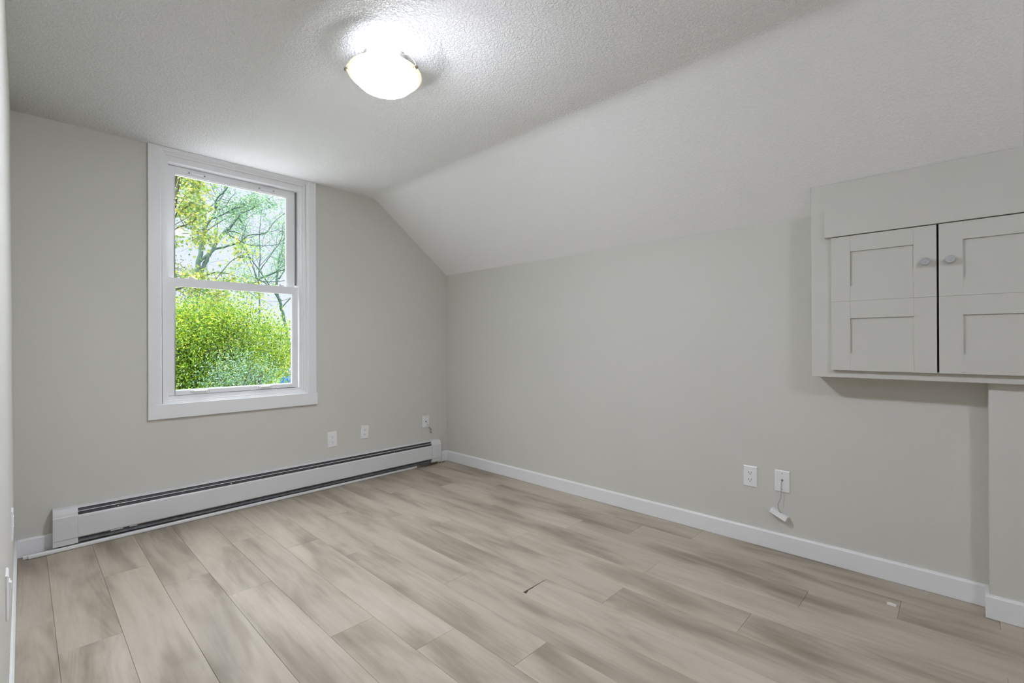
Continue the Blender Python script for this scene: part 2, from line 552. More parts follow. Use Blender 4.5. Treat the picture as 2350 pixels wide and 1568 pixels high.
# ------------------------------------------------------------------ window
win = struct(empty('window_1', (-1.77, 0, 0.66)))
win['label'] = 'white double-hung window with wide flat casing looking out on trees'
bm = bmesh.new()
box(bm, -2.291, -2.229, -0.020, 0.0, 0.7465, 2.3415)
box(bm, -1.326, -1.266, -0.020, 0.0, 0.7465, 2.3415)
box(bm, -2.2285, -1.3265, -0.0185, 0.0, 2.3325, 2.3415)
box(bm, -2.2915, -1.2575, -0.021, 0.0, 0.657, 0.746)
obj('casing', bm, M['trim'], win, bevel=0.0018)

def ring(bm, x0, x1, z0, z1, y0, y1, wl, wr, wt, wb):
    """rectangular frame, outer x0..x1, z0..z1"""
    box(bm, x0, x0 + wl, y0, y1, z0, z1)
    box(bm, x1 - wr, x1, y0, y1, z0, z1)
    box(bm, x0 + wl, x1 - wr, y0, y1, z1 - wt, z1)
    box(bm, x0 + wl, x1 - wr, y0, y1, z0, z0 + wb)

# stepped jamb and vinyl frame
bm = bmesh.new()
ring(bm, -2.240, -1.311, 0.732, 2.337, -0.0095, 0.128, 0.020, 0.020, 0.016, 0.020)
ring(bm, -2.221, -1.330, 0.751, 2.322, -0.0035, 0.128, 0.010, 0.010, 0.008, 0.006)
ring(bm, -2.212, -1.339, 0.756, 2.315, 0.004, 0.128, 0.012, 0.012, 0.012, 0.010)
obj('jamb', bm, M['trim'], win, bevel=0.0012)
bm = bmesh.new()
ring(bm, -2.205, -1.346, 0.762, 2.306, 0.016, 0.127, 0.020, 0.018, 0.040, 0.014)
ring(bm, -2.200, -1.352, 0.768, 2.300, 0.028, 0.126, 0.0145, 0.020, 0.036, 0.022)
box(bm, -2.187, -1.368, 0.064, 0.1, 0.776, 0.800)
# sash tracks beside the upper sash (a narrow shadow gap shows)
box(bm, -2.187, -2.1835, 0.064, 0.11, 1.52, 2.27)
box(bm, -1.376, -1.370, 0.034, 0.11, 1.55, 2.27)
obj('frame', bm, M['vinyl'], win, bevel=0.001)
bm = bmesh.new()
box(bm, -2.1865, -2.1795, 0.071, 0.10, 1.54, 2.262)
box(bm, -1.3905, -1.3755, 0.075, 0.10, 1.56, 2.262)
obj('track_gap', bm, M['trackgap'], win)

def sash(name, x0, x1, z0, z1, y0, y1, wl, wr, wt, wb, handles, hz, dark):
    bm = bmesh.new()
    ring(bm, x0, x1, z0, z1, y0, y1, wl, wr, wt, wb)
    # glazing bead, a slim lip set back inside the opening
    ring(bm, x0 + wl - 0.001, x1 - wr + 0.001, z0 + wb - 0.001, z1 - wt + 0.001, y0 + 0.010, y1 - 0.002, 0.006, 0.006, 0.006, 0.006)
    s = obj(name, bm, M['vinyl'], win, bevel=0.0012)
    bm = bmesh.new()
    box(bm, x0 + wl - 0.002, x1 - wr + 0.002, (y0 + y1) / 2 + 0.002, (y0 + y1) / 2 + 0.0025, z0 + wb - 0.002, z1 - wt + 0.002)
    bm.faces.ensure_lookup_table()
    # a pane is one sheet: keep the room-side face only
    keep = [f for f in bm.faces if f.calc_center_median().y < (y0 + y1) / 2 + 0.0021]
    bmesh.ops.delete(bm, geom=[f for f in bm.faces if f not in keep], context='FACES')
    g = obj('glass_pane', bm, M['glass'], None)
    g.parent = s
    for hx, hw in handles:
        bm = bmesh.new()
        box(bm, hx - hw / 2, hx + hw / 2, y0 - 0.003, y0 + 0.002, hz - 0.008, hz + 0.008)
        box(bm, hx - hw / 2 + 0.022, hx + hw / 2 - 0.022, y0 - 0.017, y0 - 0.001, hz + (0.001 if not dark else -0.004), hz + (0.0065 if not dark else 0.001))
        hd = obj('lift_handle', bm, M['vinyl'], None, bevel=0.001)
        hd.parent = s
        for sx_ in (-1, 1):
            bm = bmesh.new()
            mt = Matrix.Translation((hx + sx_ * (hw / 2 - 0.009), y0 - 0.003, hz)) @ Matrix.Rotation(math.pi / 2, 4, 'X')
            lathe(bm, [(0.0, 0.0016), (0.0032, 0.0012), (0.0038, 0.0)], mt, 12)
            q_ = obj('screw', bm, M['screw'] if dark else M['nickel'], None)
            q_.parent = s
    return s

low = sash('lower_sash', -2.1845, -1.3835, 0.794, 1.5395, 0.030, 0.062, 0.0365, 0.063 - 0.0265, 0.047, 0.027,
           ((-2.010, 0.115), (-1.615, 0.105)), 0.8085, False)
upp = sash('upper_sash', -2.1795, -1.3905, 1.500, 2.262, 0.070, 0.100, 0.0365, 0.055, 0.048, 0.038,
           ((-2.020, 0.105), (-1.590, 0.115)), 2.236, True)
for lx in (-2.055, -1.50):
    bm = bmesh.new()
    box(bm, lx - 0.018, lx + 0.018, 0.034, 0.058, 1.5390, 1.548)
    box(bm, lx - 0.016, lx - 0.004, 0.034, 0.052, 1.546, 1.556)
    obj('sash_lock', bm, M['vinyl'], win, bevel=0.0012)
for z_ in (2.19, 1.82):
    bm = bmesh.new()
    mt = Matrix.Translation((-1.3702, 0.045, z_)) @ Matrix.Rotation(-math.pi / 2, 4, 'Y')
    lathe(bm, [(0.0, 0.002), (0.0035, 0.0015), (0.004, -0.001)], mt, 12)
    obj('track_screw', bm, M['screw'], win)

# ------------------------------------------------------------------ baseboard heater
HX0_, HX1_ = -2.707, -0.124
heat = empty('baseboard_heater', ((HX0_ + HX1_) / 2, -0.034, 0.028))
tag(heat, 'long white hydronic baseboard heater with black vent slots under the window', 'heater')
bm = bmesh.new()
prism(bm, [(-0.001, 0.028), (-0.001, 0.222), (-0.040, 0.222), (-0.048, 0.217), (-0.047, 0.2145), (-0.039, 0.2185), (-0.0045, 0.2185), (-0.0045, 0.028)], 0, HX0_ + 0.09, HX1_ - 0.09)
obj('back_panel', bm, M['heater'], heat)
bm = bmesh.new()
prism(bm, [(-0.064, 0.182), (-0.0665, 0.178), (-0.0685, 0.172), (-0.0685, 0.064), (-0.064, 0.058), (-0.0625, 0.0595), (-0.0665, 0.0655), (-0.0665, 0.171), (-0.0635, 0.178)], 0, HX0_ + 0.09, HX1_ - 0.09)
obj('front_cover', bm, M['heater'], heat)
bm = bmesh.new()
prism(bm, [(-0.0555, 0.2010), (-0.0582, 0.1985), (-0.0575, 0.1975), (-0.0535, 0.2000)], 0, HX0_ + 0.092, HX1_ - 0.092)
obj('damper_blade', bm, M['heater'], heat)
bm = bmesh.new()
prism(bm, [(-0.006, 0.05), (-0.006, 0.214), (-0.040, 0.214), (-0.0535, 0.190), (-0.0605, 0.172), (-0.0605, 0.06), (-0.056, 0.05)], 0, HX0_ + 0.088, HX1_ - 0.088)
obj('fin_core', bm, M['fins'], heat)
bm = bmesh.new()
prism(bm, [(-0.006, 0.03), (-0.006, 0.0495), (-0.045, 0.0495), (-0.052, 0.03)], 0, HX0_ + 0.088, HX1_ - 0.088)
obj('bottom_tray', bm, M['galv'], heat)  # dark metal filling the opening below the front cover
for hx in (-2.44, -1.86, -1.28, -0.62):
    bm = bmesh.new()
    box(bm, hx, hx + 0.007, -0.0615, -0.0585, 0.186, 0.194)
    obj('damper_pin', bm, M['nickel'], heat)
for hx, hw in ((-2.47, 0.055), (-2.385, 0.035)):
    bm = bmesh.new()
    prism(bm, [(-0.054, 0.052), (-0.062, 0.052), (-0.064, 0.060), (-0.056, 0.060)], 0, hx, hx + hw)
    obj('cover_bracket', bm, M['heater'], heat)
def endcap(x0, x1):
    bm = bmesh.new()
    pr = [(-0.001, 0.028), (-0.001, 0.225), (-0.034, 0.225), (-0.048, 0.2215), (-0.058, 0.212), (-0.064, 0.198), (-0.0665, 0.186),
          (-0.0705, 0.182), (-0.0705, 0.062), (-0.067, 0.0585), (-0.0665, 0.028)]
    prism(bm, pr, 0, x0, x1)
    return bm
obj('end_cap', endcap(HX0_, HX0_ + 0.10), M['heater'], heat, bevel=0.0015)
obj('end_cap', endcap(HX1_ - 0.10, HX1_), M['heater'], heat, bevel=0.0015)

# loose shoe moulding lying on the floor before the heater
sm = empty('shoe_molding', (-2.82, -0.060, 0.0), (0, 0, math.atan2(0.034, 2.45)))
bm = bmesh.new()
prism(bm, [(0.0, 0.0022), (-0.011, 0.0022), (-0.0125, 0.006), (-0.0125, 0.015), (-0.010, 0.0195), (-0.004, 0.021), (0.0, 0.021)], 0, 0.022, 2.452)
o = obj('molding_strip', bm, M['trim'], None); o.parent = sm
bm = bmesh.new()
prism(bm, [(0.012, 0.0022), (0.001, 0.0022), (0.001, 0.014), (0.004, 0.018), (0.012, 0.018)], 0, 0.002, 0.60)
o = obj('inner_strip', bm, M['trim'], None); o.parent = sm
tag(sm, 'loose white shoe moulding strip on the floor in front of the heater', 'trim strip')

# splintered scrap under the heater's right end
bm = bmesh.new()
srnd = random.Random(3)
for i in range(9):
    x = -0.33 + 0.028 * i + srnd.uniform(-.006, .006)
    y = -0.052 + srnd.uniform(-.006, .006)
    p0 = Vector((x, y, 0.004)); d = Vector((srnd.uniform(.02, .045), srnd.uniform(-.008, .008), srnd.uniform(0, .004)))
    tube(bm, [p0, p0 + d * .5 + Vector((0, 0, .002)), p0 + d], [0.0032, 0.004, 0.001], 5)
o = obj('wood_splinters', bm, M['debris'])
tag(o, 'brown splintered wood scraps on the floor under the right end of the heater', 'wood scraps')
o['kind'] = 'stuff'
# white chip on the floor near the right wall
bm = bmesh.new()
prism(bm, [(-0.268, -3.338), (-0.262, -3.336), (-0.258, -3.350), (-0.262, -3.368), (-0.270, -3.366), (-0.266, -3.352)], 2, 0.0003, 0.0075)
o = obj('plaster_chip', bm, M['chip'], bevel=0.001)
tag(o, 'tiny white plaster chip lying on the floor near the right baseboard', 'chip')

# ------------------------------------------------------------------ outlets and wall plates
# built facing -Y at the origin (x right, z up), then turned onto the wall
def plate_mesh(w_, h_):
    bm = bmesh.new()
    a, b_ = w_ / 2, h_ / 2
    v0 = [bm.verts.new((x, 0, z)) for x, z in ((-a, -b_), (a, -b_), (a, b_), (-a, b_))]
    v1 = [bm.verts.new((x, -0.0035, z)) for x, z in ((-a, -b_), (a, -b_), (a, b_), (-a, b_))]
    i_ = 0.004
    v2 = [bm.verts.new((x, -0.006, z)) for x, z in ((-a + i_, -b_ + i_), (a - i_, -b_ + i_), (a - i_, b_ - i_), (-a + i_, b_ - i_))]
    for p, q in ((v0, v1), (v1, v2)):
        for k in range(4):
            bm.faces.new((p[k], p[(k + 1) % 4], q[(k + 1) % 4], q[k]))
    bm.faces.new(v2); bm.faces.new(v0[::-1])
    return bm

def put(o, parent):
    o.parent = parent
    return o

def duplex(name_loc, rotz, roll, w_, h_, slotmat, label, holes=None):
    loc = name_loc
    r = empty('wall_outlet', loc, (0, roll, rotz))
    put(obj('cover_plate', plate_mesh(w_, h_), M['plate'], None), r)
    for s in (-1, 1):
        zc = s * 0.0195
        bm = bmesh.new()
        pr = []
        for k in range(24):
            a = 2 * math.pi * k / 24
            x = max(-0.0165, min(0.0165, 0.0175 * math.cos(a)))
            z = max(-0.0135, min(0.0135, 0.0175 * math.sin(a)))
            pr.append((x, zc + z))
        prism(bm, pr, 1, -0.0055, -0.0078)
        f_ = put(obj('receptacle', bm, M['plate'], None), r)
        bm = bmesh.new()
        box(bm, -0.0078, -0.0052, -0.0082, -0.0075, zc - 0.001, zc + 0.0075)
        box(bm, 0.0052, 0.0075, -0.0082, -0.0075, zc, zc + 0.007)
        put(obj('slot', bm, slotmat, None), f_)
        bm = bmesh.new()
        lathe(bm, [(0.0, 0.0005), (0.0026, 0.0005), (0.0026, 0.0)], Matrix.Translation((0, -0.0077, zc - 0.0065)) @ Matrix.Rotation(math.pi / 2, 4, 'X'), 14)
        put(obj('ground_hole', bm, holes or slotmat, None), f_)
    bm = bmesh.new()
    lathe(bm, [(0.0, 0.0015), (0.0028, 0.001), (0.003, 0.0)], Matrix.Translation((0, -0.006, 0)) @ Matrix.Rotation(math.pi / 2, 4, 'X'), 14)
    put(obj('plate_screw', bm, M['plate'], None), r)
    return tag(r, label, 'outlet')

duplex((-1.134, 0.0, 0.3665), 0, math.radians(-2.0), 0.0745, 0.119, M['greyslot'], 'white outlet with faint shuttered slots, below the window and nearest it', M['slot'])
duplex((-0.858, 0.0, 0.386), 0, math.radians(3.6), 0.067, 0.108, M['slot'], 'white outlet with dark slots, tilted, halfway along the heater wall right of the window')
duplex((0.0, -2.7145, 0.3705), -math.pi / 2, math.radians(0.4), 0.071, 0.1145, M['slot'], 'white outlet with dark slots on the right wall above the baseboard')

def cable_plate(loc, rotz, roll, w_, h_, hole_z, label):
    r = empty('cable_plate', loc, (0, roll, rotz))
    put(obj('cover_plate', plate_mesh(w_, h_), M['plate'], None), r)
    for s in (-1, 1):
        bm = bmesh.new()
        lathe(bm, [(0.0, 0.0014), (0.0026, 0.001), (0.003, 0.0)], Matrix.Translation((0.0, -0.006, s * 0.0415)) @ Matrix.Rotation(math.pi / 2, 4, 'X'), 14)
        put(obj('plate_screw', bm, M['nickel'], None), r)
    bm = bmesh.new()
    lathe(bm, [(0.0, 0.0004), (0.0058, 0.0004), (0.0058, 0.0)], Matrix.Translation((0, -0.006, hole_z)) @ Matrix.Rotation(math.pi / 2, 4, 'X'), 18)
    put(obj('cable_hole', bm, M['slot'], None), r)
    return tag(r, label, 'wall plate')

cp1 = cable_plate((-0.2465, 0.0, 0.398), 0, math.radians(0.8), 0.068, 0.109, 0.001, 'white cable plate in the corner by the heater end, with a wire looping out')
cp2 = cable_plate((0.0, -2.8735, 0.374), -math.pi / 2, math.radians(0.2), 0.071, 0.1145, 0.0055, 'white cable plate on the right wall with a cord hanging from its centre hole')

# coax tail with a coil and connector
bm = bmesh.new()
tube(bm, spline([(-0.2465, 0.004, 0.399), (-0.2475, -0.014, 0.402), (-0.246, -0.022, 0.390), (-0.237, -0.028, 0.362), (-0.225, -0.030, 0.338)], 6), 0.0017, 8)
tail = obj('coax_tail', bm, M['cable'])
tag(tail, 'short pale wire with a bronze loop hanging from the corner cable plate', 'cable')
bm = bmesh.new()
lp = []
for k in range(15):
    a = 2 * math.pi * k / 12
    lp.append((-0.2145 + 0.0085 * math.cos(a) + 0.002 * k / 14, -0.031 - 0.0012 * k / 14, 0.318 + 0.018 * math.sin(a) - 0.003 * k / 14))
tube(bm, lp, 0.0016, 8)
put(obj('wire_loop', bm, M['coax'], None), tail)
for pp, rr in (([(-0.2275, -0.0295, 0.345), (-0.2240, -0.0300, 0.336)], 0.0042), ([(-0.2105, -0.0315, 0.303), (-0.2050, -0.0320, 0.290)], 0.0048)):
    bm = bmesh.new()
    tube(bm, pp, rr, 10)
    put(obj('connector', bm, M['coax'], None), tail)

# hanging jack box on its cord
bm = bmesh.new()
tube(bm, spline([(0.004, -2.8735, 0.3800), (-0.014, -2.8740, 0.3795), (-0.020, -2.8735, 0.366), (-0.020, -2.8715, 0.320), (-0.022, -2.8690, 0.283), (-0.025, -2.8590, 0.255), (-0.024, -2.8590, 0.238), (-0.020, -2.8640, 0.2135)], 7), 0.0021, 8)
cord = obj('hanging_cord', bm, M['cable'])
tag(cord, 'thin white cord coloured shaded grey hanging from the right wall cable plate down to a small box', 'cable')
jb = empty('jack_box', (-0.020, -2.861, 0.198), (math.radians(24), math.radians(8), 0))
# local axes: y along the wall (room-left is +y), z up, x away from the wall
bm = bmesh.new()
box(bm, -0.0145, 0.012, -0.0425, 0.0425, -0.0135, 0.0135)
put(obj('box_shell', bm, M['plate'], None, bevel=0.0022), jb)
bm = bmesh.new()
box(bm, 0.0125, 0.016, -0.0445, 0.044, -0.015, 0.0145)
put(obj('mounting_plate', bm, M['plate'], None, bevel=0.001), jb)
bm = bmesh.new()
box(bm, -0.006, 0.008, -0.006, 0.006, 0.0130, 0.0155)
put(obj('cord_port', bm, M['greyslot'], None), jb)
tag(jb, 'small white jack box dangling tilted against the right wall from a cord', 'jack box')

# two fittings on the left wall, seen edge-on
r = duplex((xleft(0.418), -0.90, 0.418), math.pi / 2, 0, 0.071, 0.1145, M['slot'], 'white outlet on the left wall near the window corner, seen edge-on')
r = empty('wall_outlet', (xleft(0.47), -1.78, 0.470), (0, 0, math.pi / 2))
put(obj('cover_plate', plate_mesh(0.071, 0.1145), M['plate'], None), r)
bm = bmesh.new()
box(bm, -0.0165, 0.0165, -0.0085, -0.0055, -0.034, 0.034)
put(obj('receptacle', bm, M['plate'], None, bevel=0.001), r)
bm = bmesh.new()
box(bm, -0.010, 0.010, -0.0115, -0.0080, 0.012, 0.030)
put(obj('reset_button', bm, M['plate'], None, bevel=0.001), r)
tag(r, 'white stepped outlet plate on the left wall at the photo edge, nearest the camera', 'outlet')

# ------------------------------------------------------------------ ceiling light
LX, LY = -1.75, -1.81
def ceiling_light(LX, LY, label, aim, watts, glass):
    lamp = empty('ceiling_light', (LX, LY, HC))
    tag(lamp, label, 'ceiling light')
    bm = bmesh.new()
    lathe(bm, [(0.0, -0.0005), (0.084, -0.0005), (0.084, -0.064), (0.076, -0.070), (0.0, -0.070)], segs=40)
    put(obj('ceiling_pan', bm, M['trim'], None), lamp)
    RIMZ, TILT = -0.082, -0.03
    tilt = Matrix.Translation((0, 0, RIMZ)) @ Matrix.Rotation(-math.atan(TILT), 4, Vector((aim.y, -aim.x, 0))) @ Matrix.Translation((0, 0, -RIMZ))
    prof = [(0.153, RIMZ), (0.1535, RIMZ - 0.003), (0.146, RIMZ - 0.010), (0.134, RIMZ - 0.018), (0.122, RIMZ - 0.030), (0.106, RIMZ - 0.046), (0.084, RIMZ - 0.058), (0.056, RIMZ - 0.068), (0.028, RIMZ - 0.073), (0.0, RIMZ - 0.0745)]
    inner = [(max(0.0, r_ - 0.004), z_ + 0.004) for r_, z_ in prof[::-1]]
    inner[-1] = (0.150, RIMZ + 0.0005)
    bm = bmesh.new()
    lathe(bm, prof, tilt, segs=64)
    lathe(bm, inner + [prof[0]], tilt, segs=64, mat=1)
    bmesh.ops.remove_doubles(bm, verts=bm.verts, dist=1e-6)
    put(obj('glass_bowl', bm, [glass, M['bowl_inside']], None), lamp)
    for cx_, cy_ in ((-0.123, 0.063), (0.043, -0.118), (0.082, 0.116)):
        d = Vector((cx_, cy_, 0)).normalized()
        rz = RIMZ - d.dot(aim) * 0.153 * TILT
        bm = bmesh.new()
        tube(bm, [d * 0.085 + Vector((0, 0, -0.014)), d * 0.125 + Vector((0, 0, -0.028)), d * 0.156 + Vector((0, 0, rz + 0.010)), d * 0.158 + Vector((0, 0, rz - 0.003))], 0.0022, 8)
        arm = put(obj('clip_arm', bm, M['brass'], None), lamp)
        q = d.to_track_quat('Z', 'Y').to_matrix().to_4x4()
        bm = bmesh.new()
        lathe(bm, [(0.0, 0.012), (0.006, 0.011), (0.0085, 0.006), (0.0085, 0.0), (0.005, -0.004), (0.0, -0.004)], Matrix.Translation(d * 0.153 + Vector((0, 0, rz - 0.006))) @ q, 18)
        put(obj('clip_knob', bm, M['brass'], None), arm)
    side = Vector((-aim.y, aim.x, 0))
    for s in (-0.022, 0.022):
        p = aim * 0.107 + side * s
        lt = bpy.data.lights.new('bulb_light', 'POINT')
        lt.energy = watts
        lt.color = (0.90, 0.96, 1.10)
        lt.shadow_soft_size = 0.018
        lo = bpy.data.objects.new('bulb_light', lt)
        C.objects.link(lo)
        lo.parent = lamp
        lo.location = p + Vector((0, 0, -0.047))
    return lamp
ceiling_light(LX, LY, 'flush-mount ceiling light with a glowing frosted glass bowl and metal clips', Vector((-0.66, -0.75, 0)).normalized(), BULB_WATTS, M['bowl'])
ceiling_light(-1.85, -4.6, 'second flush-mount ceiling light of the room, behind the photographer', Vector((0, 1, 0)), BULB_WATTS, M['bowl_rear'])

# daylight portal just outside the window opening
po = bpy.data.lights.new('window_portal', 'AREA')
po.shape = 'RECTANGLE'; po.size = 0.86; po.size_y = 1.55
po.cycles.is_portal = True
poo = bpy.data.objects.new('window_portal', po)
C.objects.link(poo)
poo.location = (-1.775, 0.135, 1.535)
poo.rotation_euler = (-math.pi / 2, 0, 0)

# ------------------------------------------------------------------ wall cabinet
CXF = -0.143
CY0, CY1 = -3.96, -3.0385
CZ0 = 0.9505
cab = empty('wall_cabinet', (-0.07, -3.6, CZ0))
tag(cab, 'warm grey built-in wall cabinet with two panelled doors at the upper right', 'cabinet')
topz = HK + (-CXF) * (HC - HK) / (-KX)
bm = bmesh.new()
prism(bm, [(-0.0005, CZ0), (CXF, CZ0), (CXF, topz - 0.002), (-0.0005, HK - 0.002)], 1, CY0, CY1)
obj('carcass', bm, M['cabinet'], cab, bevel=0.0015)
HB = -0.0215
bm = bmesh.new()
box(bm, CXF - 0.0235, CXF, CY0, -3.0985, 1.6135, 1.7435)
obj('header_board', bm, M['cabinet'], cab, bevel=0.0015)
# shadow gaps around the doors
bm = bmesh.new()
box(bm, CXF - 0.003, CXF - 0.0002, CY0, -3.127, 0.990, 1.6134)
obj('door_gap', bm, M['gap'], cab)
DXF = CXF - 0.020
def door(y0, y1, z0, z1, st_l, st_r, knob_y):
    """y0 is the left (room-side far) edge in the photo; y decreases to the right"""
    bm = bmesh.new()
    t0, t1 = DXF, CXF - 0.0035
    g = 0.0004
    zm = 1.3075
    # stiles and rails of two stacked frames, hairline joints between them
    for za, zb in ((z0, zm - g), (zm + g, z1)):
        box(bm, t0, t1, y0 - st_l + g, y0, za, zb)
        box(bm, t0, t1, y1, y1 + st_r - g, za, zb)
    ya, yb = y1 + st_r, y0 - st_l
    for za, zb in ((z0, 1.066), (1.228, zm - g), (zm + g, 1.376), (1.5365, z1)):
        box(bm, t0, t1, ya, yb, za, zb)
    box(bm, t0 + 0.0075, t1, ya - 0.003, yb + 0.003, z0 + 0.01, z1 - 0.01)
    d = obj('door', bm, M['cabinet'], cab)
    zk = 1.4565
    mt = Matrix.Translation((DXF, knob_y, zk)) @ Matrix.Rotation(-math.pi / 2, 4, 'Y')
    bm = bmesh.new()
    lathe(bm, [(0.0, 0.0), (0.0065, 0.0), (0.0055, 0.006), (0.0065, 0.011), (0.0, 0.011)], mt, 20)
    kb = put(obj('knob_stem', bm, M['nickel'], None), d)
    bm = bmesh.new()
    lathe(bm, [(0.0, 0.0105), (0.010, 0.0105), (0.0155, 0.014), (0.0165, 0.018), (0.015, 0.022), (0.0125, 0.0235), (0.0115, 0.0215), (0.006, 0.0200), (0.0045, 0.0218), (0.0, 0.0222)], mt, 28)
    put(obj('knob', bm, M['acrylic'], None), d)
    return d
door(-3.1245, -3.4965, 0.986, 1.6095, 0.0745, 0.0735, -3.461)
door(-3.5035, -3.8755, 0.986, 1.6095, 0.0735, 0.0745, -3.539)

# ------------------------------------------------------------------ outdoors
def at(px, py, Y):
    d = FWD + RIGHT * ((px - 1175) / FPX) - UP * ((py - 784) / FPX)
    s = (Y - EYE.y) / d.y
    return EYE + d * s

GZ = -2.9
bm = bmesh.new()
box(bm, -40, 60, 0.6, 90, GZ - 0.3, GZ)
struct(obj('ground', bm, M['grass']))

def leaf(bm, p, size, rg, droop=0.5, narrow=0.5):
    d = Vector((rg.gauss(0, 1), rg.gauss(0, 1), rg.gauss(0, 1) - droop))
    if d.length < 1e-3: d = Vector((0, 0, -1))
    d.normalize()
    s = d.cross(Vector((rg.gauss(0, 1), rg.gauss(0, 1), rg.gauss(0, 1))))
    if s.length < 1e-3: s = d.orthogonal()
    s.normalize()
    nrm = d.cross(s)
    L, Wd = size, size * narrow
    a = bm.verts.new(p)
    b_ = bm.verts.new(p + d * L * 0.45 + s * Wd * 0.5 + nrm * L * 0.10)
    c = bm.verts.new(p + d * L)
    e_ = bm.verts.new(p + d * L * 0.45 - s * Wd * 0.5 + nrm * L * 0.10)
    bm.faces.new((a, b_, c)); bm.faces.new((a, c, e_))

def leaf3(bm, p, size, rg, droop=0.5):
    """lobed leaf: three points from one base, welded into one island"""
    d = Vector((rg.gauss(0, 1), rg.gauss(0, 1), rg.gauss(0, 1) - droop)).normalized()
    s = d.cross(Vector((rg.gauss(0, 1), rg.gauss(0, 1), rg.gauss(0, 1)))).normalized()
    base = bm.verts.new(p)
    pts = []
    for ang, ln in ((-1.25, 0.62), (-0.8, 0.36), (-0.62, 0.9), (-0.3, 0.42), (0.0, 1.0), (0.3, 0.42), (0.62, 0.9), (0.8, 0.36), (1.25, 0.62)):
        pts.append(bm.verts.new(p + (d * math.cos(ang) + s * math.sin(ang)) * size * ln))
    for a, b_ in zip(pts, pts[1:]):
        bm.faces.new((base, a, b_))

def grow(bm, path, r0, r1, rg, depth, tips, spread=0.75, nchild=5, shrink=0.55, wob=0.08, up=0.15):
    P = spline(path, 5)
    n = len(P)
    P = [p + Vector((rg.gauss(0, 1), rg.gauss(0, 1), rg.gauss(0, 1))) * wob * r0 * 2 for p in P]
    tube(bm, P, [r0 + (r1 - r0) * i / (n - 1) for i in range(n)], 7 if r0 > 0.03 else 4, caps=False)
    L = sum((b_ - a).length for a, b_ in zip(P, P[1:]))
    if depth == 0:
        for k in range(2, n): tips.append(P[k])
        return
    for c in range(nchild):
        i = min(n - 2, int((0.25 + 0.75 * (c + rg.random()) / nchild) * (n - 1)))
        base = P[i]
        d0 = (P[i + 1] - P[i]).normalized()
        side_ = Vector((rg.gauss(0, 1), rg.gauss(0, 1), rg.gauss(0, 1) + up))
        d = (d0 * 0.6 + side_.normalized() * spread).normalized()
        ln = L * shrink * rg.uniform(0.6, 1.15)
        bend = Vector((rg.gauss(0, .12), rg.gauss(0, .12), rg.gauss(0.05, .10))) * ln
        rr = max(0.004, (r0 + (r1 - r0) * i / (n - 1)) * 0.5)
        grow(bm, [base, base + d * ln * 0.5 + bend, base + d * ln + bend * 0.6], rr, max(0.003, rr * 0.35), rg, depth - 1, tips, spread, nchild, shrink, wob, up)
    tips.append(P[-1])

def tree(name, label, cat, limbs, barkm, leafm, seed, leaves, lsize, lspread, depth=2, nchild=5, shrink=0.5, lobed=False, group=None, bias=None):
    rg = random.Random(seed)
    base = limbs[0][0][0]
    root = empty(name, (base[0], base[1], GZ))
    bm = bmesh.new()
    tips = []
    for path, r0, r1 in limbs:
        grow(bm, path, r0, r1, rg, depth, tips, nchild=nchild, shrink=shrink)
    obj('branches', bm, barkm, root)
    bm = bmesh.new()
    if bias: tips = [p for p in tips if rg.random() < bias(p)]
    for k in range(leaves):
        p = rg.choice(tips) + Vector((rg.gauss(0, 1), rg.gauss(0, 1), rg.gauss(0, 1))) * lspread
        (leaf3 if lobed else leaf)(bm, p, lsize * rg.uniform(0.6, 1.3), rg)
    obj('foliage', bm, leafm, root)
    tag(root, label, cat, group)
    return root

def px_path(pts, Y, dy=0.0):
    return [at(x, y, Y + dy * i) for i, (x, y) in enumerate(pts)]

YA = 13.5
tr_ = px_path([(440, 900), (448, 720), (456, 600), (468, 534), (468, 486), (457, 458), (452, 400), (450, 330)], YA)
tr_ = [Vector((tr_[0].x - 0.1, tr_[0].y, GZ))] + tr_
limbs = [(tr_, 0.092, 0.03),
         (px_path([(456, 640), (470, 604), (487, 573), (503, 546), (523, 525), (544, 502), (554, 486), (576, 464), (583, 441), (592, 360)], YA, 0.12), 0.066, 0.018),
         (px_path([(468, 540), (474, 518), (493, 485), (496, 458), (513, 441), (524, 425), (545, 370)], YA, -0.1), 0.042, 0.011),
         (px_path([(457, 602), (472, 588), (490, 573), (520, 566), (550, 556), (571, 540), (608, 536), (632, 507), (680, 470)], YA, 0.2), 0.046, 0.011),
         (px_path([(496, 483), (523, 473), (557, 468), (600, 470)], YA, 0.1), 0.03, 0.010),
         (px_path([(480, 505), (510, 493), (540, 478), (575, 474)], YA, -0.12), 0.032, 0.010),
         (px_path([(554, 490), (580, 478), (604, 462), (640, 445)], YA, 0.15), 0.026, 0.008)]
tree('maple_tree', 'big spreading tree with haze-tinted grey-green limbs across the upper window pane', 'tree', limbs, M['bark_hazed'], M['leaf_pale'], 11, 4000, 0.080, 0.13, 2, 5, 0.42)

